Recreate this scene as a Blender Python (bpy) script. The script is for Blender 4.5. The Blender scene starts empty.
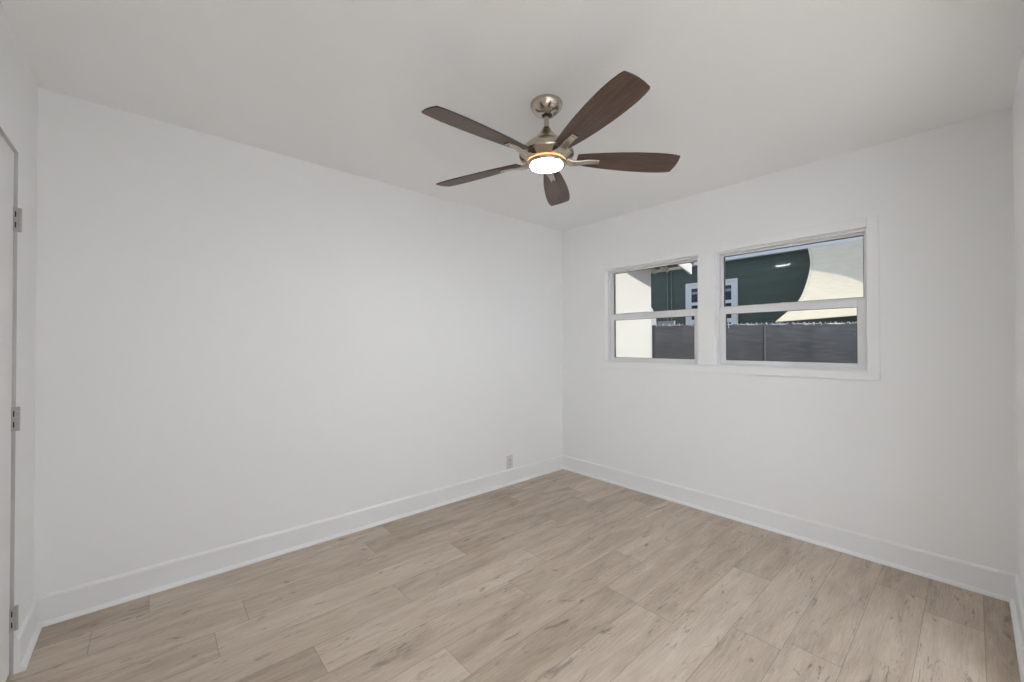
import bpy, bmesh, math, random
from mathutils import Vector, Matrix

scene = bpy.context.scene
COL = scene.collection
random.seed(7)

# ------------------------------------------------------------------ camera, sky, sun, exposure
RX, RY, RZ = 3.577, 2.952, 2.44          # room: x to the window wall, y to the long wall, z to the ceiling
cam_data = bpy.data.cameras.new('camera')
cam = bpy.data.objects.new('camera', cam_data)
COL.objects.link(cam)
yaw, pitch, roll = math.radians(48.439), math.radians(0.511), math.radians(-0.082)
fwd = Vector((math.cos(yaw) * math.cos(pitch), math.sin(yaw) * math.cos(pitch), math.sin(pitch)))
rgt = Vector((math.sin(yaw), -math.cos(yaw), 0))
upv = rgt.cross(fwd)
r2 = rgt * math.cos(roll) + upv * math.sin(roll)
u2 = -rgt * math.sin(roll) + upv * math.cos(roll)
rot = Matrix((r2, u2, -fwd)).transposed()
cam.matrix_world = Matrix.Translation((0.3878, 0.1419, 1.2644)) @ rot.to_4x4()
cam_data.sensor_fit = 'HORIZONTAL'
cam_data.sensor_width = 36
cam_data.lens = 407.92 / 1024 * 36
cam_data.shift_y = 0.64 / 1024
cam_data.clip_start = 0.01
scene.camera = cam

world = bpy.data.worlds.new('sky')
scene.world = world
world.use_nodes = True
wn, wl = world.node_tree.nodes, world.node_tree.links
SUN_DIR = Vector((0.08, -0.85, 0.47)).normalized()
bg = wn['Background']
w_tc = wn.new('ShaderNodeTexCoord')
w_dot = wn.new('ShaderNodeVectorMath'); w_dot.operation = 'DOT_PRODUCT'; w_dot.inputs[1].default_value = SUN_DIR
w_max = wn.new('ShaderNodeMath'); w_max.operation = 'MAXIMUM'; w_max.inputs[1].default_value = 0
w_pow = wn.new('ShaderNodeMath'); w_pow.operation = 'POWER'; w_pow.inputs[1].default_value = 4
w_mix = wn.new('ShaderNodeMix'); w_mix.data_type = 'RGBA'
w_mix.inputs[6].default_value = (0.65, 0.78, 1.02, 1)     # blue sky away from the sun
w_mix.inputs[7].default_value = (1.3, 1.3, 1.27, 1)       # hazy bright sky round the sun
wl.new(w_tc.outputs['Generated'], w_dot.inputs[0]); wl.new(w_dot.outputs['Value'], w_max.inputs[0])
wl.new(w_max.outputs[0], w_pow.inputs[0]); wl.new(w_pow.outputs[0], w_mix.inputs[0]); wl.new(w_mix.outputs[2], bg.inputs[0])
bg.inputs[1].default_value = 1.0

sun_data = bpy.data.lights.new('sun', 'SUN')
sun = bpy.data.objects.new('sun', sun_data)
COL.objects.link(sun)
sun_data.energy = 2.9
sun_data.color = (1.0, 0.95, 0.86)
sun_data.angle = math.radians(0.6)
sun.rotation_euler = SUN_DIR.to_track_quat('Z', 'Y').to_euler()

scene.view_settings.view_transform = 'Standard'
scene.view_settings.look = 'None'
scene.view_settings.gamma = 1
scene.view_settings.exposure = 0.0
scene.view_settings.use_curve_mapping = False

LAMP = 140.0                              # radiance of the fan's lit lens
LAMP_COL = (0.97, 1.0, 1.02)
HALL_FILL = 1110.0                              # radiance of the added fill downlights behind the camera
scene.cycles.diffuse_bounces = 10
scene.cycles.max_bounces = 14

# ------------------------------------------------------------------ materials
def nodes_of(m):
    return m.node_tree.nodes, m.node_tree.links

def mat(name, col, rough=0.5, metal=0.0, spec=0.5):
    m = bpy.data.materials.new(name)
    m.use_nodes = True
    b = m.node_tree.nodes['Principled BSDF']
    b.inputs['Base Color'].default_value = (*col, 1)
    b.inputs['Roughness'].default_value = rough
    b.inputs['Metallic'].default_value = metal
    b.inputs['Specular IOR Level'].default_value = spec
    return m

def add_noise_bump(m, scale, strength, dist=0.001, stretch=(1, 1, 1)):
    n, l = nodes_of(m)
    tc = n.new('ShaderNodeTexCoord')
    mp = n.new('ShaderNodeMapping'); mp.inputs['Scale'].default_value = stretch
    nt = n.new('ShaderNodeTexNoise'); nt.inputs['Scale'].default_value = scale; nt.inputs['Detail'].default_value = 3
    bp = n.new('ShaderNodeBump'); bp.inputs['Strength'].default_value = strength; bp.inputs['Distance'].default_value = dist
    l.new(tc.outputs['Object'], mp.inputs[0]); l.new(mp.outputs[0], nt.inputs['Vector'])
    l.new(nt.outputs['Fac'], bp.inputs['Height'])
    l.new(bp.outputs[0], n['Principled BSDF'].inputs['Normal'])
    return nt

def add_noise_color(m, scale, c1, c2, stretch=(1, 1, 1), detail=4, lo=0.35, hi=0.65):
    n, l = nodes_of(m)
    tc = n.new('ShaderNodeTexCoord')
    mp = n.new('ShaderNodeMapping'); mp.inputs['Scale'].default_value = stretch
    nt = n.new('ShaderNodeTexNoise'); nt.inputs['Scale'].default_value = scale; nt.inputs['Detail'].default_value = detail
    cr = n.new('ShaderNodeValToRGB')
    cr.color_ramp.elements[0].position = lo; cr.color_ramp.elements[0].color = (*c1, 1)
    cr.color_ramp.elements[1].position = hi; cr.color_ramp.elements[1].color = (*c2, 1)
    l.new(tc.outputs['Object'], mp.inputs[0]); l.new(mp.outputs[0], nt.inputs['Vector'])
    l.new(nt.outputs['Fac'], cr.inputs[0]); l.new(cr.outputs[0], n['Principled BSDF'].inputs['Base Color'])

M_wall = mat('wall_paint', (0.86, 0.864, 0.866), 0.55, spec=0.4); add_noise_bump(M_wall, 140, 0.12)
M_ceil = mat('ceiling_paint', (0.895, 0.90, 0.903), 0.75, spec=0.2); add_noise_bump(M_ceil, 110, 0.15)
M_trim = mat('trim_paint', (0.84, 0.845, 0.85), 0.32, spec=0.5); add_noise_bump(M_trim, 30, 0.04)
M_door = mat('door_paint', (0.83, 0.83, 0.83), 0.35, spec=0.5); add_noise_bump(M_door, 30, 0.05)
M_vinyl = mat('white_vinyl', (0.76, 0.76, 0.77), 0.35); add_noise_bump(M_vinyl, 60, 0.03)
M_reveal = mat('daylit_reveal_white', (0.95, 0.95, 0.95), 0.3); add_noise_bump(M_reveal, 60, 0.03)
M_gasket = mat('dark_gasket', (0.10, 0.10, 0.10), 0.7); add_noise_bump(M_gasket, 80, 0.1)
M_plastic = mat('outlet_plastic', (0.66, 0.66, 0.66), 0.35); add_noise_bump(M_plastic, 90, 0.03)
M_slot = mat('dark_slot', (0.03, 0.03, 0.03), 0.7); add_noise_bump(M_slot, 90, 0.03)
M_nickel = mat('brushed_nickel', (0.50, 0.44, 0.37), 0.19, 1.0); add_noise_bump(M_nickel, 60, 0.15, 0.0006, (1, 1, 14))
M_hinge = mat('satin_hinge_metal', (0.46, 0.46, 0.45), 0.45, 0.6); add_noise_bump(M_hinge, 120, 0.08)
M_rubber = mat('black_rubber', (0.012, 0.011, 0.010), 0.5); add_noise_bump(M_rubber, 90, 0.05)
M_blade = mat('walnut_blade', (0.10, 0.06, 0.045), 0.42, spec=0.4)
add_noise_color(M_blade, 5, (0.075, 0.043, 0.031), (0.120, 0.074, 0.054), (1.4, 16, 16), 6)
M_bladeedge = mat('dark_blade_edge', (0.035, 0.022, 0.018), 0.5); add_noise_bump(M_bladeedge, 90, 0.05)
M_sheath = mat('brown_roof_sheathing', (0.20, 0.16, 0.12), 0.8); add_noise_bump(M_sheath, 40, 0.2)
M_stucco = mat('white_stucco', (0.68, 0.67, 0.645), 0.9, spec=0.1); add_noise_bump(M_stucco, 60, 0.4, 0.004)
M_cream = mat('cream_rafter_paint', (0.66, 0.60, 0.43), 0.7); add_noise_bump(M_cream, 40, 0.2)
M_ewhite = mat('white_exterior_paint', (0.88, 0.875, 0.86), 0.6); add_noise_bump(M_ewhite, 40, 0.1)
M_roof = mat('grey_roof_shingle', (0.14, 0.14, 0.145), 0.9); add_noise_bump(M_roof, 50, 0.5, 0.004)
M_concrete = mat('concrete_yard', (0.36, 0.35, 0.33), 0.9); add_noise_color(M_concrete, 3, (0.40, 0.39, 0.375), (0.50, 0.49, 0.47))
M_galv = mat('galvanised_steel', (0.68, 0.69, 0.70), 0.4, 0.6); add_noise_bump(M_galv, 90, 0.1)
M_tie = mat('pale_cable_tie', (0.78, 0.78, 0.76), 0.5); add_noise_bump(M_tie, 90, 0.05)
M_tank = mat('pale_grey_plastic', (0.50, 0.54, 0.56), 0.5); add_noise_bump(M_tank, 20, 0.1)
M_board = mat('weathered_pale_board', (0.52, 0.54, 0.54), 0.8); add_noise_color(M_board, 8, (0.44, 0.46, 0.46), (0.6, 0.62, 0.62), (1, 6, 6))
M_conduit = mat('pale_green_conduit', (0.17, 0.21, 0.19), 0.6); add_noise_bump(M_conduit, 40, 0.05)
M_dglass = mat('dark_window_glass', (0.05, 0.065, 0.075), 0.12); add_noise_bump(M_dglass, 4, 0.03)
M_blind = mat('pale_window_blind', (0.30, 0.36, 0.42), 0.7); add_noise_bump(M_blind, 40, 0.1)

# dark green lap siding: horizontal courses from the height coordinate
M_siding = mat('dark_green_siding', (0.085, 0.125, 0.115), 0.6)
add_noise_color(M_siding, 3, (0.074, 0.098, 0.077), (0.100, 0.128, 0.101), (1, 1.2, 14), 4)
def siding_bump(m):
    n, l = nodes_of(m)
    tc = n.new('ShaderNodeTexCoord'); sx = n.new('ShaderNodeSeparateXYZ')
    md = n.new('ShaderNodeMath'); md.operation = 'PINGPONG'; md.inputs[1].default_value = 0.1
    bp = n.new('ShaderNodeBump'); bp.inputs['Strength'].default_value = 0.5; bp.inputs['Distance'].default_value = 0.08
    l.new(tc.outputs['Object'], sx.inputs[0]); l.new(sx.outputs['Z'], md.inputs[0])
    l.new(md.outputs[0], bp.inputs['Height']); l.new(bp.outputs[0], n['Principled BSDF'].inputs['Normal'])
siding_bump(M_siding)

# privacy screen: woven slate cloth with faint diagonal streaks
M_screen = mat('slate_privacy_screen', (0.11, 0.115, 0.13), 0.85, spec=0.15)
def screen_tex(m):
    n, l = nodes_of(m)
    tc = n.new('ShaderNodeTexCoord')
    mp = n.new('ShaderNodeMapping'); mp.inputs['Rotation'].default_value = (0, math.radians(38), 0); mp.inputs['Scale'].default_value = (3, 3, 26)
    nt = n.new('ShaderNodeTexNoise'); nt.inputs['Scale'].default_value = 1.6; nt.inputs['Detail'].default_value = 5
    cr = n.new('ShaderNodeValToRGB')
    cr.color_ramp.elements[0].position = 0.32; cr.color_ramp.elements[0].color = (0.068, 0.071, 0.080, 1)
    cr.color_ramp.elements[1].position = 0.75; cr.color_ramp.elements[1].color = (0.118, 0.122, 0.134, 1)
    l.new(tc.outputs['Object'], mp.inputs[0]); l.new(mp.outputs[0], nt.inputs['Vector'])
    l.new(nt.outputs['Fac'], cr.inputs[0]); l.new(cr.outputs[0], n['Principled BSDF'].inputs['Base Color'])
screen_tex(M_screen)

# shade cloth: lets some light through
M_sail = bpy.data.materials.new('cream_shade_cloth'); M_sail.use_nodes = True
def sail_mat(m):
    n, l = nodes_of(m)
    out = n['Material Output']; n.remove(n['Principled BSDF'])
    d = n.new('ShaderNodeBsdfDiffuse'); t = n.new('ShaderNodeBsdfTranslucent'); mx = n.new('ShaderNodeMixShader')
    tc = n.new('ShaderNodeTexCoord'); nt = n.new('ShaderNodeTexNoise'); nt.inputs['Scale'].default_value = 7
    mp = n.new('ShaderNodeMapping'); mp.inputs['Scale'].default_value = (1, 1, 5)
    cr = n.new('ShaderNodeValToRGB')
    cr.color_ramp.elements[0].position = 0.3; cr.color_ramp.elements[0].color = (0.87, 0.80, 0.65, 1)
    cr.color_ramp.elements[1].position = 0.7; cr.color_ramp.elements[1].color = (0.93, 0.87, 0.73, 1)
    l.new(tc.outputs['Object'], mp.inputs[0]); l.new(mp.outputs[0], nt.inputs['Vector']); l.new(nt.outputs['Fac'], cr.inputs[0])
    l.new(cr.outputs[0], d.inputs[0]); l.new(cr.outputs[0], t.inputs[0])
    mx.inputs[0].default_value = 0.25
    l.new(d.outputs[0], mx.inputs[1]); l.new(t.outputs[0], mx.inputs[2]); l.new(mx.outputs[0], out.inputs[0])
sail_mat(M_sail)

# window pane: thin clear sheet with a weak mirror reflection
M_glass = bpy.data.materials.new('window_glass'); M_glass.use_nodes = True
def glass_mat(m):
    n, l = nodes_of(m)
    out = n['Material Output']; n.remove(n['Principled BSDF'])
    tr = n.new('ShaderNodeBsdfTransparent'); tr.inputs[0].default_value = (0.97, 0.98, 0.98, 1)
    gl = n.new('ShaderNodeBsdfGlossy'); gl.inputs['Roughness'].default_value = 0.015
    fr = n.new('ShaderNodeFresnel'); fr.inputs[0].default_value = 1.45
    k = n.new('ShaderNodeMath'); k.operation = 'MULTIPLY'; k.inputs[1].default_value = 0.12
    mx = n.new('ShaderNodeMixShader')
    l.new(fr.outputs[0], k.inputs[0]); l.new(k.outputs[0], mx.inputs[0])
    l.new(tr.outputs[0], mx.inputs[1]); l.new(gl.outputs[0], mx.inputs[2]); l.new(mx.outputs[0], out.inputs[0])
glass_mat(M_glass)

def emit(name, col, s):
    m = bpy.data.materials.new(name); m.use_nodes = True
    n, l = nodes_of(m)
    n.remove(n['Principled BSDF'])
    e = n.new('ShaderNodeEmission'); e.inputs[0].default_value = (*col, 1); e.inputs[1].default_value = s
    l.new(e.outputs[0], n['Material Output'].inputs[0])
    return m
M_lens = emit('lit_lens', LAMP_COL, LAMP)
M_hlens = emit('fill_downlight_lens', (0.84, 0.95, 1.09), HALL_FILL)
M_fillfloor = mat('fill_room_floor', (0.42, 0.36, 0.30), 0.5); add_noise_color(M_fillfloor, 4, (0.38, 0.32, 0.26), (0.46, 0.40, 0.34), (1, 8, 1))
M_warmglow = emit('warm_lamp_glow', (1.0, 0.46, 0.18), 2.4)

# floor planks: tone per plank (attribute), grain and knots from plank coordinates
M_floor = bpy.data.materials.new('oak_plank_floor'); M_floor.use_nodes = True
def floor_mat(m):
    n, l = nodes_of(m)
    b = n['Principled BSDF']
    def node(t, **kw):
        x = n.new(t)
        for k, v in kw.items(): setattr(x, k, v)
        return x
    def math_(op, a=None, b_=None):
        x = node('ShaderNodeMath', operation=op)
        for i, v in enumerate((a, b_)):
            if v is None: continue
            if isinstance(v, (int, float)): x.inputs[i].default_value = v
            else: l.new(v, x.inputs[i])
        return x.outputs[0]
    uv = node('ShaderNodeUVMap'); uv.uv_map = 'plank'
    at = node('ShaderNodeAttribute'); at.attribute_name = 'tone'
    sc = node('ShaderNodeSeparateColor'); l.new(at.outputs['Color'], sc.inputs[0])
    # shift each plank to its own place in the wood pattern
    sh = node('ShaderNodeCombineXYZ')
    l.new(math_('MULTIPLY', sc.outputs[1], 37.0), sh.inputs[0]); l.new(math_('MULTIPLY', sc.outputs[2], 53.0), sh.inputs[1])
    ad = node('ShaderNodeVectorMath', operation='ADD'); l.new(uv.outputs[0], ad.inputs[0]); l.new(sh.outputs[0], ad.inputs[1])
    def noise(scale, st, detail=4, rough=0.55, dist=0.0):
        mp = node('ShaderNodeMapping'); mp.inputs['Scale'].default_value = st
        l.new(ad.outputs[0], mp.inputs[0])
        t = node('ShaderNodeTexNoise'); t.inputs['Scale'].default_value = scale; t.inputs['Detail'].default_value = detail
        t.inputs['Roughness'].default_value = rough; t.inputs['Distortion'].default_value = dist
        l.new(mp.outputs[0], t.inputs['Vector'])
        return t.outputs['Fac']
    broad = noise(3.0, (0.9, 5.0, 1), 3, 0.5, 0.6)
    grain = noise(9.0, (1.0, 16.0, 1), 5, 0.65, 0.3)
    fine = noise(60.0, (1.0, 9.0, 1), 3, 0.6)
    # dark cracks and knots
    patch = noise(6.5, (1.0, 3.2, 1), 3, 0.6, 0.8)
    knot = node('ShaderNodeMapRange'); l.new(patch, knot.inputs[0])
    knot.inputs[1].default_value = 0.63; knot.inputs[2].default_value = 0.74; knot.inputs[3].default_value = 0; knot.inputs[4].default_value = 1
    streak = noise(10.0, (1.0, 10.0, 1), 5, 0.7, 0.8)
    crack = node('ShaderNodeMapRange'); l.new(streak, crack.inputs[0])
    crack.inputs[1].default_value = 0.555; crack.inputs[2].default_value = 0.67; crack.inputs[3].default_value = 0; crack.inputs[4].default_value = 1
    gate = node('ShaderNodeMapRange'); l.new(noise(2.2, (1.0, 4.0, 1), 2), gate.inputs[0])
    gate.inputs[1].default_value = 0.47; gate.inputs[2].default_value = 0.60; gate.inputs[3].default_value = 0; gate.inputs[4].default_value = 1
    dark = math_('MAXIMUM', math_('MULTIPLY', crack.outputs[0], gate.outputs[0]), math_('MULTIPLY', knot.outputs[0], 0.8))
    v = math_('ADD', math_('MULTIPLY', math_('SUBTRACT', broad, 0.5), 0.75), math_('MULTIPLY', math_('SUBTRACT', grain, 0.5), 0.65))
    v = math_('ADD', v, math_('MULTIPLY', math_('SUBTRACT', fine, 0.5), 0.28))
    v = math_('ADD', v, math_('MULTIPLY', math_('SUBTRACT', sc.outputs[0], 0.5), 0.30))
    v = math_('ADD', v, 0.5)
    cr = node('ShaderNodeValToRGB')
    e = cr.color_ramp.elements
    e[0].position = 0.05; e[0].color = (0.275, 0.212, 0.158, 1)
    e[1].position = 0.95; e[1].color = (0.670, 0.580, 0.480, 1)
    x = e.new(0.5); x.color = (0.475, 0.394, 0.314, 1)
    l.new(v, cr.inputs[0])
    mx = node('ShaderNodeMix', data_type='RGBA')
    l.new(math_('MULTIPLY', dark, 0.78), mx.inputs[0]); l.new(cr.outputs[0], mx.inputs[6]); mx.inputs[7].default_value = (0.115, 0.082, 0.060, 1)
    # bevel seam line: distance to the plank's own border is stored in the second uv map
    uv2 = node('ShaderNodeUVMap'); uv2.uv_map = 'border'
    s2 = node('ShaderNodeSeparateXYZ'); l.new(uv2.outputs[0], s2.inputs[0])
    def edge(c, size):
        lo = math_('LESS_THAN', c, size); return lo
    sx_, sy_ = s2.outputs[0], s2.outputs[1]
    seam = math_('MAXIMUM', edge(sx_, 0.0014), edge(sy_, 0.0012))
    m2 = node('ShaderNodeMix', data_type='RGBA')
    l.new(math_('MULTIPLY', seam, 0.5), m2.inputs[0]); l.new(mx.outputs[2], m2.inputs[6]); m2.inputs[7].default_value = (0.13, 0.10, 0.075, 1)
    l.new(m2.outputs[2], b.inputs['Base Color'])
    b.inputs['Roughness'].default_value = 0.42
    b.inputs['Specular IOR Level'].default_value = 0.35
    bp = node('ShaderNodeBump'); bp.inputs['Strength'].default_value = 0.12; bp.inputs['Distance'].default_value = 0.001
    l.new(grain, bp.inputs['Height']); l.new(bp.outputs[0], b.inputs['Normal'])
floor_mat(M_floor)

# ------------------------------------------------------------------ mesh helpers
def box(bm, x0, x1, y0, y1, z0, z1):
    vs = [bm.verts.new(p) for p in ((x0, y0, z0), (x1, y0, z0), (x1, y1, z0), (x0, y1, z0), (x0, y0, z1), (x1, y0, z1), (x1, y1, z1), (x0, y1, z1))]
    for f in ((3, 2, 1, 0), (4, 5, 6, 7), (0, 1, 5, 4), (1, 2, 6, 5), (2, 3, 7, 6), (3, 0, 4, 7)):
        bm.faces.new([vs[i] for i in f])
    return vs

def rings(bm, loops, close=True, cap=True):
    """skin a list of equal-length point loops"""
    L = [[bm.verts.new(p) for p in lp] for lp in loops]
    n = len(L[0])
    for a, b in zip(L, L[1:]):
        for i in range(n if close else n - 1):
            j = (i + 1) % n
            bm.faces.new((a[i], a[j], b[j], b[i]))
    if cap:
        bm.faces.new(list(reversed(L[0]))); bm.faces.new(L[-1])
    return L

def lathe(bm, prof, seg=64, c=(0, 0), cap=True):
    loops = [[(c[0] + r * math.cos(2 * math.pi * k / seg), c[1] + r * math.sin(2 * math.pi * k / seg), z) for k in range(seg)] for r, z in prof]
    rings(bm, loops, True, cap)

def tube(bm, pts, r, seg=8):
    loops = []
    pts = [Vector(p) for p in pts]
    for i, p in enumerate(pts):
        t = (pts[min(i + 1, len(pts) - 1)] - pts[max(i - 1, 0)]).normalized()
        a = t.cross(Vector((0, 0, 1)))
        if a.length < 1e-4: a = t.cross(Vector((1, 0, 0)))
        a.normalize(); b = t.cross(a)
        loops.append([p + (a * math.cos(2 * math.pi * k / seg) + b * math.sin(2 * math.pi * k / seg)) * r for k in range(seg)])
    rings(bm, loops)

def obj(name, bm, m, parent=None, bevel=0.0, smooth=False, seg=2):
    bmesh.ops.recalc_face_normals(bm, faces=bm.faces)
    me = bpy.data.meshes.new(name)
    bm.to_mesh(me); bm.free()
    me.materials.append(m)
    o = bpy.data.objects.new(name, me)
    COL.objects.link(o)
    if parent is not None: o.parent = parent
    if smooth:
        for p in me.polygons: p.use_smooth = True
    if bevel:
        md = o.modifiers.new('bevel', 'BEVEL'); md.width = bevel; md.segments = seg; md.limit_method = 'ANGLE'
        md.harden_normals = False
    return o

def smooth_by_angle(o, deg=35):
    me = o.data
    me.shade_smooth() if hasattr(me, 'shade_smooth') else None
    if hasattr(me, 'set_sharp_from_angle'): me.set_sharp_from_angle(angle=math.radians(deg))

def boxes(name, m, bs, parent=None, bevel=0.0):
    bm = bmesh.new()
    for b in bs: box(bm, *b)
    return obj(name, bm, m, parent, bevel)

def thing(name, label, cat, loc, group=None):
    o = bpy.data.objects.new(name, None); COL.objects.link(o)
    o.location = loc; o['label'] = label; o['category'] = cat
    if group: o['group'] = group
    return o

def struct(o, label=None):
    o['kind'] = 'structure'
    if label: o['label'] = label
    return o

def empty_struct(name, loc, label=None):
    o = bpy.data.objects.new(name, None); COL.objects.link(o); o.location = loc
    return struct(o, label)

# ------------------------------------------------------------------ room shell
WT = 0.14                                  # wall thickness
XO = RX + WT                               # outer face of the window wall
# window openings (y0, y1) and their height
Z0, Z1 = 1.108, 1.969
OPEN = [(1.553, 2.421), (0.552, 1.435)]
HX0, HX1 = 0.05, 2.70                      # opening by the camera, made wide to let the added fill in
DY0, DY1, DZ1 = 1.80, 2.600, 2.017         # door opening in the west wall

struct(boxes('wall_north', M_wall, [(-WT, RX, RY, RY + WT, -0.05, RZ)]), 'long bare white wall with the outlet, left of the window wall')
struct(boxes('wall_south', M_wall, [(-WT, HX0, -WT, 0, -0.05, RZ), (HX1, XO, -WT, 0, -0.05, RZ), (HX0, HX1, -WT, 0, 2.20, RZ)]), 'white wall edge at the far right of the photo')
struct(boxes('wall_east', M_wall, [
    (RX, XO, 0, RY + WT, -0.05, Z0), (RX, XO, 0, RY + WT, Z1, RZ),
    (RX, XO, 0, OPEN[1][0], Z0, Z1), (RX, XO, OPEN[1][1], OPEN[0][0], Z0, Z1), (RX, XO, OPEN[0][1], RY + WT, Z0, Z1)]),
    'white wall with the two windows')
struct(boxes('wall_west', M_wall, [
    (-WT, 0, 0, DY0, -0.05, RZ), (-WT, 0, DY1, RY, -0.05, RZ), (-WT, 0, DY0, DY1, DZ1, RZ)]),
    'white wall at the far left with the hinged door')
struct(boxes('ceiling', M_ceil, [(-WT, XO, -WT, RY + WT, RZ, RZ + 0.06)]), 'flat white ceiling')
struct(boxes('roof', M_roof, [(-2.9, XO + 0.45, -4.1, RY + 0.0, RZ + 0.165, RZ + 0.3)]))
struct(boxes('ground', M_concrete, [(-6, 22, -14, 18, -0.5, -0.35)]))

# floor: every plank a quad with its own tone
def make_floor():
    W, L, Y0 = 0.1875, 1.22, 0.115
    joint = {9: 0.907, 10: 1.357, 7: 1.317, 8: 1.829, 11: 1.825, 13: 1.42, 14: 2.83, 6: 2.18, 12: 2.255 - 0.3, 5: 0.95, 4: 1.66, 3: 2.35, 2: 1.2, 1: 2.05, 0: 0.7}
    bm = bmesh.new()
    uv = bm.loops.layers.uv.new('plank'); ub = bm.loops.layers.uv.new('border')
    ca = bm.loops.layers.float_color.new('tone')
    rnd = random.Random(21)
    for k in range(-1, 16):
        y0, y1 = max(Y0 + W * k, -0.02), min(Y0 + W * (k + 1), RY + 0.02)
        if y1 <= y0: continue
        j = joint.get(k, rnd.uniform(0, L))
        x = j - L * math.ceil((j + 0.2) / L)
        while x < RX:
            a, b = max(x, -0.15), min(x + L, RX + 0.02)
            if b > a:
                tone = (rnd.random(), rnd.random(), rnd.random(), 1)
                cx, cy = (a + b) / 2, (y0 + y1) / 2
                # inset ring so the border distance interpolates inside each plank
                e = min(0.01, (b - a) / 3, (y1 - y0) / 3)
                xs, ys = [a, a + e, b - e, b], [y0, y0 + e, y1 - e, y1]
                V = [[bm.verts.new((X, Y, 0)) for Y in ys] for X in xs]
                for i in range(3):
                    for q in range(3):
                        f = bm.faces.new((V[i][q], V[i + 1][q], V[i + 1][q + 1], V[i][q + 1]))
                        for lp in f.loops:
                            c = lp.vert.co
                            lp[uv].uv = (c.x - x, c.y - y0)
                            lp[ub].uv = (min(c.x - a, b - c.x), min(c.y - y0, y1 - c.y))
                            lp[ca] = tone
            x += L
    bmesh.ops.recalc_face_normals(bm, faces=bm.faces)
    me = bpy.data.meshes.new('floor'); bm.to_mesh(me); bm.free()
    me.materials.append(M_floor)
    o = bpy.data.objects.new('floor', me); COL.objects.link(o)
    return o
fl = make_floor()
struct(fl, 'pale oak plank floor')
boxes('subfloor', M_concrete, [(-WT, XO, -WT, RY + WT, -0.08, -0.004)], fl)

# baseboards with a bevelled top and a quarter-round shoe
def extrude_profile(bm, prof, a, b, inward):
    """profile points are (distance out of the wall, height); run from a to b along the wall"""
    a, b, n = Vector(a), Vector(b), Vector(inward)
    loops = [[p + n * d + Vector((0, 0, h)) for d, h in prof] for p in (a, b)]
    rings(bm, loops)
BB = [(0, 0.0), (0.014, 0.0), (0.014, 0.122), (0.0125, 0.1275), (0.007, 0.134), (0, 0.135)]
SHOE = [(0.014, 0.0)] + [(0.014 + 0.0165 * math.cos(t), 0.019 * math.sin(t)) for t in [math.pi / 2 * k / 6 for k in range(7)]]
for nm, a, b, n in (('baseboard_north', (0, RY, 0), (RX, RY, 0), (0, -1, 0)), ('baseboard_east', (RX, RY, 0), (RX, 0, 0), (-1, 0, 0)),
                    ('baseboard_south', (RX, 0, 0), (HX1, 0, 0), (0, 1, 0)), ('baseboard_west', (0, DY1, 0), (0, RY, 0), (1, 0, 0))):
    bm = bmesh.new(); extrude_profile(bm, BB, a, b, n)
    o = struct(obj(nm, bm, M_trim))
    bm = bmesh.new(); extrude_profile(bm, SHOE, a, b, n)
    s = obj('shoe_moulding', bm, M_trim, o); smooth_by_angle(s, 40)
bm = bmesh.new(); extrude_profile(bm, BB, (0, 0, 0), (0, DY0, 0), (1, 0, 0))
o = struct(obj('trim_1', bm, M_trim))

# unseen room behind the camera, added with its downlights as interior fill
HY0, HA, HB = -3.60, -2.40, XO - 0.1
struct(boxes('wall_fill_room', M_wall, [(HA - 0.1, HB + 0.1, HY0 - 0.1, HY0, -0.05, RZ), (HA - 0.1, HA, HY0, -WT, -0.05, RZ), (HB, HB + 0.1, HY0, -WT, -0.05, RZ), (HA - 0.1, -WT, -WT, 0, -0.05, RZ)]))
struct(boxes('floor_fill_room', M_fillfloor, [(HA - 0.1, HB + 0.1, HY0 - 0.1, -WT, -0.08, 0), (HX0, HX1, -WT, -0.02, -0.08, -0.0005)]))
struct(boxes('ceiling_fill_room', M_ceil, [(HA - 0.1, HB + 0.1, HY0 - 0.1, -WT, RZ + 0.10, RZ + 0.16)]))
n_l = 0
for row, hy in (('back', -2.9), ('front', -2.1)):
    for place, hx in (('west end', -1.9), ('west middle', -1.0), ('east middle', -0.1), ('east end', 0.8)):
        hl = thing('fill_downlight', 'added unseen fill downlight, %s of the %s row, in the room behind the camera' % (place, row), 'fill light', (hx, hy, RZ + 0.10), 'downlights in the room behind')
        bm = bmesh.new(); lathe(bm, [(0.105, -0.085), (0.108, -0.092), (0.092, -0.092), (0.088, -0.080), (0.088, -0.004)], 32, cap=False); o = obj('reflector', bm, M_trim, hl); smooth_by_angle(o)
        bm = bmesh.new(); lathe(bm, [(0.084, -0.002), (0.080, -0.010), (0.05, -0.014), (0.01, -0.015)], 32); o = obj('lamp_lens', bm, M_hlens, hl); smooth_by_angle(o)

# ------------------------------------------------------------------ windows
def ring_boxes(y0, y1, z0, z1, x0, x1, ws, wt, wb, wr=None):
    wr = ws if wr is None else wr
    return [(x0, x1, y0, y0 + wr, z0, z1), (x0, x1, y1 - ws, y1, z0, z1), (x0, x1, y0 + wr, y1 - ws, z1 - wt, z1), (x0, x1, y0 + wr, y1 - ws, z0, z0 + wb)]

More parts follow.
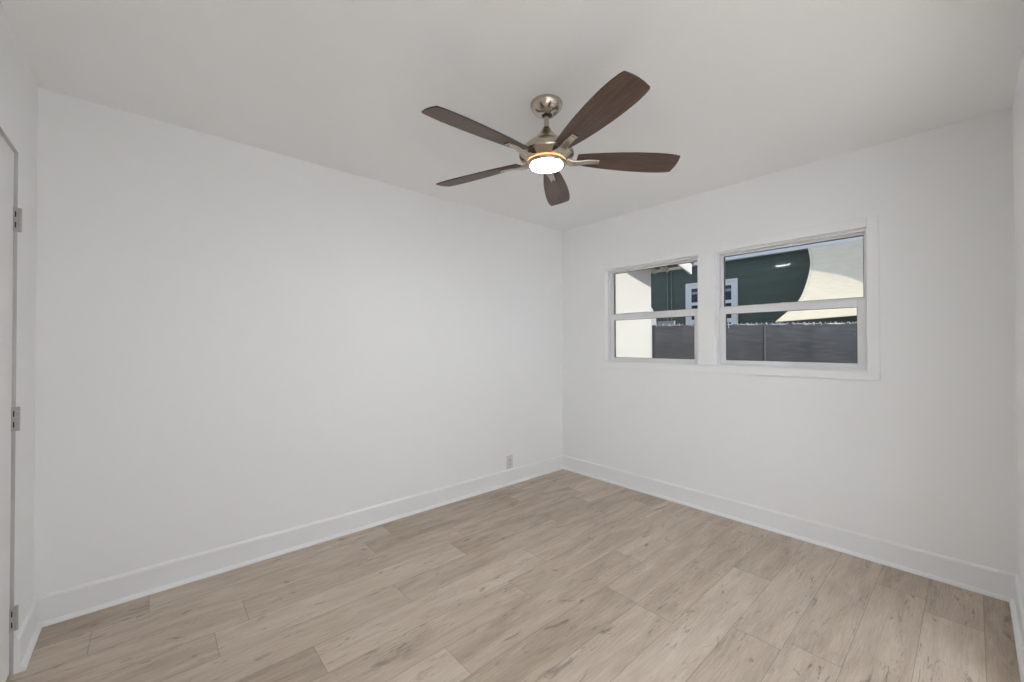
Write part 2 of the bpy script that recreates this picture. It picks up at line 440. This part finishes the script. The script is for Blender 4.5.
def make_window(name, y0, y1, label):
    w = empty_struct(name, (RX, (y0 + y1) / 2, Z0), label)
    def p(nm, m, bs, par, bev=0.0015):
        o = boxes(nm, m, bs, None, bev)
        o.parent = par
        o.matrix_parent_inverse = Matrix.Translation(-par.location) if par.type == 'EMPTY' else Matrix.Translation((0, 0, 0))
        return o
    X = RX
    fr = ring_boxes(y0, y1, Z0, Z1, X + 0.040, X + 0.125, 0.022, 0.016, 0.014, 0.014)
    p('window_frame', M_vinyl, fr, w)
    p('daylit_reveal_lining', M_reveal, ring_boxes(y0 - 0.0005, y1 + 0.0005, Z0 - 0.0005, Z1 + 0.0005, X - 0.0065, X + 0.0405, 0.0025, 0.0025, 0.0025), w, 0)  # extra-white lining, daylight on the reveals put into its colour
    mz = 1.515
    up = ring_boxes(y0 + 0.014, y1 - 0.022, mz - 0.005, Z1 - 0.016, X + 0.084, X + 0.110, 0.018, 0.014, 0.046, 0.014)
    us = p('upper_sash', M_vinyl, up, w)
    p('glazing_gasket', M_gasket, ring_boxes(y0 + 0.028, y1 - 0.040, mz + 0.041, Z1 - 0.030, X + 0.0845, X + 0.108, 0.002, 0.002, 0.002), us, 0)
    bm = bmesh.new(); box(bm, X + 0.096, X + 0.100, y0 + 0.026, y1 - 0.038, mz + 0.039, Z1 - 0.028)
    p_ = obj('glass_pane', bm, M_glass, us)
    lo = ring_boxes(y0 + 0.014, y1 - 0.022, Z0 + 0.014, mz + 0.030, X + 0.052, X + 0.079, 0.041, 0.048, 0.028, 0.042)
    ls = p('lower_sash', M_vinyl, lo, w, 0.003)
    p('glazing_gasket', M_gasket, ring_boxes(y0 + 0.056, y1 - 0.063, Z0 + 0.042, mz - 0.018, X + 0.056, X + 0.076, 0.002, 0.002, 0.002), ls, 0)
    bm = bmesh.new(); box(bm, X + 0.064, X + 0.068, y0 + 0.054, y1 - 0.061, Z0 + 0.040, mz - 0.016)
    obj('glass_pane', bm, M_glass, ls)
    yc = (y0 + y1) / 2
    p('sash_lock', M_vinyl, [(X + 0.058, X + 0.084, yc - 0.03, yc + 0.03, mz + 0.030, mz + 0.034), (X + 0.060, X + 0.078, yc - 0.012, yc + 0.018, mz + 0.034, mz + 0.041)], ls, 0.002)
    return w
make_window('window_1', *OPEN[0], 'left window, through which a white house wall shows')
make_window('window_2', *OPEN[1], 'right window, through which the cream shade cloth shows')

# flat casing round both windows, with the mullion cover between them
cw, ct = 0.054, 0.007
ya, yb = OPEN[1][0], OPEN[0][1]
x0 = RX - ct
cas = struct(boxes('trim_2', M_wall, [
    (x0, RX, ya - cw, ya, Z0 - 0.002, Z1 + cw), (x0, RX, yb, yb + cw, Z0 - 0.002, Z1 + cw),
    (x0, RX, ya, yb, Z1, Z1 + cw), (x0 - 0.012, RX, ya - cw, yb + cw, Z0 - cw, Z0 - 0.002),
    (x0, RX, OPEN[1][1], OPEN[0][0], Z0, Z1)], None, 0.0025), 'flat white casing around the pair of windows')

# ------------------------------------------------------------------ door
door = empty_struct('door_1', (0, DY1, 0), 'white hinged door at the far left edge')
def child_of(o, par):
    o.parent = par; o.matrix_parent_inverse = Matrix.Translation(-par.location); return o
GAP = 0.004
M_jambshade = mat('jamb_shade_grey', (0.52, 0.52, 0.52), 0.5); add_noise_bump(M_jambshade, 30, 0.05)  # grey stands in for the shade in the door recess
child_of(boxes('jamb_shade_strip', M_jambshade, [(-0.04, -0.0006, DY1 - 0.0008, DY1 + 0.0005, 0.0, DZ1), (-0.04, -0.0006, DY0, DY1, DZ1 - 0.0008, DZ1 + 0.0005)]), door)
xd = -0.010
bm = bmesh.new()
dy0, dy1, dz0, dz1 = DY0 + GAP, DY1 - GAP, 0.008, DZ1 - GAP
box(bm, xd - 0.035, xd, dy0, dy1, dz0, dz1)
slab = child_of(obj('door_slab', bm, M_door, None, 0.003), door)
child_of(boxes('door_stop', M_trim, [(-WT, xd - 0.036, DY0, DY0 + 0.012, 0, DZ1), (-WT, xd - 0.036, DY1 - 0.012, DY1, 0, DZ1), (-WT, xd - 0.036, DY0, DY1, DZ1 - 0.012, DZ1)]), door)
bm = bmesh.new()
lathe(bm, [(0.028, 0), (0.028, 0.008), (0.012, 0.012), (0.012, 0.035), (0.024, 0.042), (0.027, 0.055), (0.02, 0.066), (0.004, 0.068)], 32)
bmesh.ops.rotate(bm, verts=bm.verts, cent=(0, 0, 0), matrix=Matrix.Rotation(math.pi / 2, 3, 'Y'))
bmesh.ops.translate(bm, verts=bm.verts, vec=(xd, dy0 + 0.06, 0.98))
kn = child_of(obj('door_knob', bm, M_hinge), door); smooth_by_angle(kn)
def make_hinge(zc):
    h = 0.094
    z0, z1 = zc - h / 2, zc + h / 2
    lf = child_of(boxes('hinge', M_hinge, [(xd - 0.001, 0.001, DY1 - 0.0035, DY1 - 0.0003, z0, z1), (xd, xd + 0.0018, DY1 - 0.014, DY1 - 0.0036, z0, z1)], None, 0.0006), door)
    for a, b in ((0.16, 0.39), (0.60, 0.83)):
        s = boxes('hinge_slot', M_slot, [(xd + 0.0030, xd + 0.0066, DY1 - 0.0045, DY1 - 0.0030, z0 + h * a, z0 + h * b)]); s.parent = lf
    bm = bmesh.new()
    for k in range(5):
        a, b = z0 + h * k / 5 + 0.0006, z0 + h * (k + 1) / 5 - 0.0006
        lathe(bm, [(0.0045, a), (0.0052, a + 0.0008), (0.0052, b - 0.0008), (0.0045, b)], 16, (0.005, DY1 + 0.003))
    bar = obj('hinge_knuckle', bm, M_hinge); bar.parent = lf; smooth_by_angle(bar)
    return lf
for zc in (1.755, 0.982, 0.213): make_hinge(zc)

# ------------------------------------------------------------------ outlet
OX, OZ = 2.847, 0.2005
out = thing('wall_outlet', 'small grey-white duplex outlet just above the baseboard on the long wall', 'outlet', (OX, RY, OZ))
def oc(nm, m, bs, bev=0.0): return boxes(nm, m, bs, out, bev)
oc('cover_plate', M_plastic, [(-0.036, 0.036, -0.006, 0, -0.060, 0.060)], 0.003)
for s in (1, -1):
    bm = bmesh.new()
    pts = [(0.017 * math.cos(a), max(-0.0125, min(0.0125, 0.0165 * math.sin(a)))) for a in [2 * math.pi * k / 24 for k in range(24)]]
    rings(bm, [[(x, -0.0058, z + s * 0.0197) for x, z in pts], [(x, -0.0085, z + s * 0.0197) for x, z in pts]])
    sk = obj('socket', bm, M_plastic, out)
    boxes('socket_slot', M_slot, [(-0.0078, -0.0052, -0.0092, -0.008, s * 0.0197 - 0.0025, s * 0.0197 + 0.0070), (0.0052, 0.0078, -0.0092, -0.008, s * 0.0197 - 0.0025, s * 0.0197 + 0.0060),
                                  (-0.0026, 0.0026, -0.0092, -0.008, s * 0.0197 - 0.0100, s * 0.0197 - 0.0050)], sk)
bm = bmesh.new(); lathe(bm, [(0.0035, 0), (0.0035, 0.0012), (0.0015, 0.0020)], 16)
bmesh.ops.rotate(bm, verts=bm.verts, cent=(0, 0, 0), matrix=Matrix.Rotation(math.pi / 2, 3, 'X'))
bmesh.ops.translate(bm, verts=bm.verts, vec=(0, -0.006, 0))
obj('screw', bm, M_hinge, out)

# ------------------------------------------------------------------ ceiling fan (origin on the ceiling)
FX, FY = 1.8235, 1.5065
fan = thing('ceiling_fan', 'brushed nickel ceiling fan with five dark walnut blades and a lit round lamp', 'ceiling fan', (FX, FY, RZ))
def fan_lathe(nm, m, prof, par=fan, seg=72):
    bm = bmesh.new(); lathe(bm, prof, seg)
    o = obj(nm, bm, m, par); smooth_by_angle(o, 40); return o
fan_lathe('canopy', M_nickel, [(0.076, 0), (0.078, -0.003), (0.078, -0.007), (0.0755, -0.017), (0.070, -0.029), (0.061, -0.041), (0.049, -0.051), (0.037, -0.057), (0.030, -0.0595), (0.023, -0.0595), (0.023, -0.050)])
fan_lathe('hanger_ball', M_rubber, [(0.004, -0.048), (0.0225, -0.050), (0.0225, -0.0575), (0.019, -0.063), (0.014, -0.065), (0.010, -0.065)])
fan_lathe('downrod', M_nickel, [(0.0128, -0.060), (0.0128, -0.130)], seg=32)
fan_lathe('motor_housing', M_nickel, [(0.0145, -0.118), (0.0175, -0.120), (0.0205, -0.125), (0.026, -0.135), (0.034, -0.147), (0.045, -0.160), (0.058, -0.173), (0.074, -0.186), (0.092, -0.199), (0.109, -0.214),
                                      (0.122, -0.229), (0.131, -0.243), (0.1335, -0.251), (0.1335, -0.256), (0.130, -0.261), (0.121, -0.266), (0.110, -0.273), (0.102, -0.2795), (0.0955, -0.2835), (0.02, -0.284)])
gr = fan_lathe('added_glow', M_warmglow, [(0.088, -0.2830), (0.0925, -0.2835), (0.0925, -0.2915), (0.088, -0.2920)])  # emitting ring added to imitate warm lamplight on the housing metal
gr['label'] = 'added warm glow imitating lamplight on the metal above the lamp'
fan_lathe('light_ring', M_nickel, [(0.078, -0.290), (0.0945, -0.291), (0.0955, -0.296), (0.0935, -0.302), (0.087, -0.3045), (0.0805, -0.3035), (0.078, -0.299)])
lens = fan_lathe('lamp_lens', M_lens, [(0.0785, -0.300), (0.0785, -0.3045), (0.0772, -0.3072), (0.068, -0.3105), (0.052, -0.3130), (0.028, -0.3148), (0.008, -0.3152)])
lens['label'] = 'glowing white round lamp lens'
lens.data.materials.append(M_warmglow)
for p_ in lens.data.polygons:
    z = sum(lens.data.vertices[i].co.z for i in p_.vertices) / len(p_.vertices)
    if z > -0.3048 and len(p_.vertices) == 4: p_.material_index = 1

TILT = math.radians(13.5)
BLADE_Z = -0.268
def blade_half(r):
    tab = [(0.150, 0.036), (0.20, 0.0445), (0.27, 0.0545), (0.35, 0.0625), (0.44, 0.0685), (0.52, 0.0705), (0.58, 0.0690), (0.625, 0.0645), (0.645, 0.0600)]
    for (a, x), (b, y) in zip(tab, tab[1:]):
        if r <= b:
            t = (r - a) / (b - a); t = max(0, t)
            return x + (y - x) * t
    return tab[-1][1]
def blade_mesh():
    """along +x, width on y; tilted about its long axis"""
    pts = []
    rs = [0.150 + (0.643 - 0.150) * k / 26 for k in range(27)]
    for r in rs: pts.append((r, -blade_half(r)))
    # rounded corners and a gently bowed tip
    c = 0.011
    for k in range(1, 7):
        a = -math.pi / 2 + math.pi / 2 * k / 6
        pts.append((0.643 + c * math.cos(a) * 0.9, -0.060 + c + c * math.sin(a)))
    for t in (0.25, 0.5, 0.75):
        y = (-0.060 + c) + (0.120 - 2 * c) * t
        pts.append((0.653 + 0.006 * math.sin(math.pi * t), y))
    for k in range(0, 6):
        a = math.pi / 2 * k / 6
        pts.append((0.643 + c * math.cos(a) * 0.9, 0.060 - c + c * math.sin(a)))
    for r in reversed(rs): pts.append((r, blade_half(r)))
    bm = bmesh.new()
    rings(bm, [[(x, y, -0.003) for x, y in pts], [(x, y, 0.003) for x, y in pts]])
    bmesh.ops.rotate(bm, verts=bm.verts, cent=(0, 0, 0), matrix=Matrix.Rotation(-TILT, 3, 'X'))
    bmesh.ops.translate(bm, verts=bm.verts, vec=(0, 0, BLADE_Z))
    return bm
def iron_mesh():
    path = [(0.096, -0.274, 0.027, 0.2), (0.122, -0.280, 0.024, 0.35), (0.145, -0.280, 0.020, 0.6), (0.170, -0.277, 0.0175, 0.85), (0.195, -0.2715, 0.0165, 1), (0.225, -0.2695, 0.016, 1), (0.256, -0.2690, 0.016, 1), (0.262, -0.2690, 0.0155, 1)]
    loops = []
    for x, z, hw, k in path:
        t = -TILT * k
        lp = []
        z -= 0.006
        for y, dz in ((-hw, 0.0), (-hw * 0.85, -0.0045), (hw * 0.85, -0.0045), (hw, 0.0), (hw, 0.003), (-hw, 0.003)):
            lp.append((x, y * math.cos(t) - dz * math.sin(t), z + y * math.sin(t) + dz * math.cos(t)))
        loops.append(lp)
    bm = bmesh.new(); rings(bm, loops)
    return bm
def screw_mesh(x, y):
    bm = bmesh.new()
    z = -0.2735
    lathe(bm, [(0.0045, 0.001), (0.0045, -0.0012), (0.002, -0.0024)], 14, (x, y))
    bmesh.ops.translate(bm, verts=bm.verts, vec=(0, 0, -0.0115))
    bmesh.ops.rotate(bm, verts=bm.verts, cent=(0, 0, 0), matrix=Matrix.Rotation(-TILT, 3, 'X'))
    bmesh.ops.translate(bm, verts=bm.verts, vec=(0, 0, BLADE_Z))
    return bm
b_src = obj('blade', blade_mesh(), M_blade, fan, 0.0012)
b_src.data.materials.append(M_bladeedge)
i_src = obj('blade_bracket', iron_mesh(), M_nickel, fan, 0.0012); smooth_by_angle(i_src, 50)
s_src = [obj('screw', screw_mesh(x, y), M_nickel, i_src) for x, y in ((0.205, 0.0), (0.248, 0.0))]
for p_ in b_src.data.polygons:
    if abs(p_.normal.z) < 0.5: p_.material_index = 1
for k, ang in enumerate((-108, -36, 36, 108, 180)):
    if k == 0: b, i = b_src, i_src
    else:
        b = b_src.copy(); COL.objects.link(b); b.parent = fan
        i = i_src.copy(); COL.objects.link(i); i.parent = fan
        for s in s_src:
            c = s.copy(); COL.objects.link(c); c.parent = i
    droop = {-108: 0.4, 180: 0.8, 36: -0.5}.get(ang, 0.0)      # the blades sag a little unevenly
    for part in (b, i): part.rotation_euler = (0, math.radians(droop), math.radians(ang))

# ------------------------------------------------------------------ outside: the house's own wing
WX, WY = 5.333, 2.95
SL = 0.22                                   # roof slope
def zr(x): return 2.200 - SL * (x - 5.646)  # underside of the rafters' line
wing = thing('house_wing', 'sunlit white stucco wall with open rafter eave seen through the left window', 'building', (WX, WY, -0.35))
def world_child(o, par):
    o.parent = par; o.matrix_parent_inverse = Matrix.Translation(-par.location); return o
bm = bmesh.new()
lp = lambda y: [(XO, y, -0.35), (WX, y, -0.35), (WX, y, zr(WX) + 0.09), (XO, y, zr(XO) + 0.09)]
rings(bm, [lp(WY), lp(WY + 3.2)]); world_child(obj('wing_wall', bm, M_stucco), wing)
bm = bmesh.new()
EX = 5.646
lp = lambda y: [(XO, y, zr(XO) + 0.115), (EX + 0.02, y, zr(EX + 0.02) + 0.115), (EX + 0.02, y, zr(EX + 0.02) + 0.15), (XO, y, zr(XO) + 0.15)]
rings(bm, [lp(2.54), lp(6.4)]); world_child(obj('wing_roof', bm, M_sheath), wing)
def plank_along(name, y0, y1, lo, hi, m, xa=XO + 0.0):
    bm = bmesh.new()
    lp = lambda y: [(xa, y, zr(xa) + lo), (EX, y, zr(EX) + lo), (EX, y, zr(EX) + hi), (xa, y, zr(xa) + hi)]
    rings(bm, [lp(y0), lp(y1)])
    return world_child(obj(name, bm, m, None, 0.002), wing)
plank_along('barge_board', 2.548, 2.572, -0.018, 0.114, M_stucco)
for y in (2.86, 3.045): plank_along('rafter_tail', y, y + 0.045, 0.055, 0.114, M_cream, WX - 0.25 if y > WY else XO)
for y in (3.5, 4.1): plank_along('rafter_tail', y, y + 0.045, 0.055, 0.114, M_cream, WX - 0.25)
bm = bmesh.new(); box(bm, EX - 0.035, EX - 0.012, 2.572, 6.3, zr(EX) + 0.068, zr(EX) + 0.092)
world_child(obj('eave_strip', bm, M_ewhite), wing)
bm = bmesh.new(); box(bm, EX + 0.0, EX + 0.035, 2.535, 6.35, zr(EX) + 0.118, zr(EX) + 0.165)
world_child(obj('drip_edge', bm, M_roof), wing)

# ------------------------------------------------------------------ outside: neighbour's house
NX = 8.0
nb = thing('neighbor_house', 'dark green lap-sided house with a white framed window beyond the fence', 'house', (NX, 2.5, -0.35))
NZ = 2.74
world_child(boxes('siding_wall', M_siding, [(NX, NX + 5, -1.0, 9.0, -0.35, NZ)]), nb)
world_child(boxes('sail_shade_block', M_stucco, [(7.83, 8.75, -1.6, -1.0, -0.35, 5.2), (7.80, 8.78, -1.63, -0.97, 5.2, 5.32)]), nb)  # unseen block added to cast the shadow on the shade cloth
world_child(boxes('fascia', M_ewhite, [(NX - 0.10, NX - 0.075, -1.0, 9.0, NZ + 0.012, NZ + 0.13), (NX - 0.10, NX + 0.02, -1.0, 9.0, NZ, NZ + 0.014)], None, 0.002), nb)
bm = bmesh.new()
lp = lambda y: [(NX - 0.12, y, NZ + 0.13), (NX + 5, y, NZ + 0.35), (NX + 5, y, NZ + 0.39), (NX - 0.12, y, NZ + 0.16)]
rings(bm, [lp(-1.0), lp(9.1)]); world_child(obj('house_roof', bm, M_roof), nb)
# window: casing, frame, sashes, glass, blind rails
wy0, wy1, wz0, wz1 = 2.823, 3.735, 1.22, 2.420
def rb(y0, y1, z0, z1, x0, x1, w): return ring_boxes(y0, y1, z0, z1, x0, x1, w, w, w)
nw = world_child(boxes('window_casing', M_ewhite, rb(wy0, wy1, wz0, wz1, NX - 0.035, NX, 0.038), None, 0.003), nb)
def nwc(nm, m, bs, bev=0.002): return_ = boxes(nm, m, bs, None, bev); return_.parent = nw; return return_
nwc('sash', M_ewhite, rb(wy0 + 0.04, wy1 - 0.04, wz0 + 0.04, wz1 - 0.04, NX - 0.022, NX, 0.064) + [(NX - 0.020, NX, wy0 + 0.1, wy1 - 0.1, 2.002, 2.058), (NX - 0.020, NX, wy0 + 0.1, wy1 - 0.1, 1.66, 1.735)])
nwc('glass_pane', M_dglass, [(NX - 0.008, NX - 0.002, wy0 + 0.1, wy1 - 0.1, wz0 + 0.1, wz1 - 0.1)], 0)
nwc('blind', M_blind, [(NX - 0.0095, NX - 0.008, wy0 + 0.11, wy1 - 0.11, 2.21, 2.255)], 0)
for y in (4.102, 4.02):
    bm = bmesh.new(); tube(bm, [(NX - 0.012, y, -0.35), (NX - 0.012, y, NZ)], 0.011, 12)
    world_child(obj('conduit', bm, M_conduit, smooth=True), nb)

# ------------------------------------------------------------------ outside: shade cloth
sail = thing('shade_sail', 'cream shade cloth with a curved edge, hung from the green house eave', 'shade sail', (7.6, 1.2, 1.6))
LE = [(7.88, 1.783, 2.747), (7.66, 1.706, 2.484), (7.38, 1.677, 2.214), (6.98, 1.675, 1.899), (6.70, 1.721, 1.730), (6.35, 1.797, 1.556)]
RE = [(7.88, 0.77, 2.745), (7.87, 0.771, 2.475), (7.84, 0.77, 2.231), (7.79, 0.768, 2.013), (7.7, 0.761, 1.821), (7.6, 0.754, 1.685)]
def resample(P, n):
    P = [Vector(p) for p in P]
    out_ = []
    for k in range(n):
        t = k / (n - 1) * (len(P) - 1); i = min(int(t), len(P) - 2); f = t - i
        p0, p1, p2, p3 = P[max(i - 1, 0)], P[i], P[i + 1], P[min(i + 2, len(P) - 1)]
        out_.append(0.5 * ((2 * p1) + (p2 - p0) * f + (2 * p0 - 5 * p1 + 4 * p2 - p3) * f * f + (3 * p1 - p0 - 3 * p2 + p3) * f ** 3))
    return out_
A, B = resample(LE, 31), resample(RE, 31)
NS = 30
bm = bmesh.new()
G = []
for a, b in zip(A, B):
    row = []
    for k in range(NS + 1):
        t = k / NS
        p = a.lerp(b, t)
        p.x += 0.004 * math.sin(9 * t + 3 * p.z)
        row.append(bm.verts.new(p))
    G.append(row)
for r0, r1 in zip(G, G[1:]):
    for k in range(NS): bm.faces.new((r0[k], r0[k + 1], r1[k + 1], r1[k]))
cl = world_child(obj('sail_cloth', bm, M_sail, smooth=True), sail)
md = cl.modifiers.new('thickness', 'SOLIDIFY'); md.thickness = 0.002
bm = bmesh.new(); tube(bm, A, 0.011, 8); world_child(obj('hem', bm, M_sail, smooth=True), sail)

# ------------------------------------------------------------------ outside: fence
F0, F1 = Vector((5.346, 2.945, 0)), Vector((7.70, -0.32, 0))
fdir = (F1 - F0).normalized(); flen = (F1 - F0).length
fen = thing('chain_link_fence', 'chain link fence covered with slate grey privacy screen, running across the yard', 'fence', (F0.x, F0.y, -0.35))
fen.rotation_euler.z = math.atan2(fdir.y, fdir.x)
FT = 1.532 + 0.35
bm = bmesh.new()
N = 90
top = [0.006 * math.sin(k * 0.9) + 0.004 * math.sin(k * 2.3) for k in range(N + 1)]
g = [[bm.verts.new((flen * k / N, -0.012 + 0.006 * math.sin(k * 0.55) + 0.003 * math.sin(k * 1.7 + j), z)) for j, z in enumerate((0.02, 0.6, 1.2, 1.6, FT - 0.012 + top[k]))] for k in range(N + 1)]
for a, b in zip(g, g[1:]):
    for j in range(4): bm.faces.new((a[j], b[j], b[j + 1], a[j + 1]))
scr = obj('privacy_screen', bm, M_screen, fen, smooth=True)
md = scr.modifiers.new('thickness', 'SOLIDIFY'); md.thickness = 0.003
bm = bmesh.new(); box(bm, 1.328, 1.338, -0.022, -0.0185, 0.02, FT - 0.02); obj('screen_seam', bm, mat('seam_webbing', (0.2, 0.21, 0.23), 0.8), fen)
bm = bmesh.new(); tube(bm, [(0, 0.02, FT - 0.02), (flen, 0.02, FT - 0.02)], 0.017, 12); obj('top_rail', bm, M_galv, fen, smooth=True)
for x in (0.06, 1.45, 2.85, flen - 0.05):
    bm = bmesh.new(); lathe(bm, [(0.024, 0), (0.024, FT - 0.05), (0.018, FT - 0.035), (0.004, FT - 0.03)], 16, (x, 0.045))
    obj('post', bm, M_galv, fen, smooth=True)
# twisted wire ends standing above the screen, one mesh of woven wire
bm = bmesh.new()
s = 0.058
n = int(flen / s)
for k in range(n):
    x = k * s
    tube(bm, [(x, 0.0, FT - 0.09), (x + s * 0.5, 0.004, FT - 0.005), (x + s * 0.52, 0.0, FT + 0.014)], 0.0022, 5)
    tube(bm, [(x + s, 0.0, FT - 0.09), (x + s * 0.5, -0.004, FT - 0.005), (x + s * 0.46, 0.0, FT + 0.012)], 0.0022, 5)
obj('woven_wire', bm, M_galv, fen)
rnd = random.Random(5)
x = 0.05
while x < flen - 0.05:
    bm = bmesh.new()
    d = rnd.uniform(-0.012, 0.012); dn = rnd.choice((0.02, 0.02, 0.028, 0.055))
    tube(bm, [(x, -0.022, FT - dn), (x + d * 0.3, -0.024, FT - 0.012), (x + d, -0.006, FT + 0.008), (x + d * 1.3, 0.012, FT + 0.004)], 0.0042, 6)
    obj('cable_tie', bm, M_tie, fen)
    x += rnd.choice((0.08, 0.11, 0.13, 0.15))

# ------------------------------------------------------------------ outside: things half hidden behind the fence
tk = thing('storage_tank', 'pale grey round-shouldered tank half hidden behind the white wall corner', 'tank', (6.6, 4.03, -0.35))
bm = bmesh.new(); lathe(bm, [(0.40, 0), (0.40, 1.96), (0.395, 2.06), (0.375, 2.15), (0.33, 2.24), (0.25, 2.31), (0.12, 2.35)], 48)
o = obj('tank_body', bm, M_tank, tk); smooth_by_angle(o, 50)
bm = bmesh.new(); lathe(bm, [(0.11, 2.34), (0.11, 2.385), (0.10, 2.40), (0.02, 2.402)], 32); o = obj('tank_lid', bm, M_tank, tk); smooth_by_angle(o)
bd = thing('pale_board', 'pale weathered board propped behind the fence, its top just showing', 'board', (6.36, 3.28, -0.35))
boxes('board_face', M_board, [(-0.012, 0.012, -0.14, 0.14, 0, 1.985)], bd, 0.003)
for z in (1.80, 0.2): boxes('board_batten', M_board, [(0.012, 0.035, -0.14, 0.14, z, z + 0.08)], bd, 0.003)
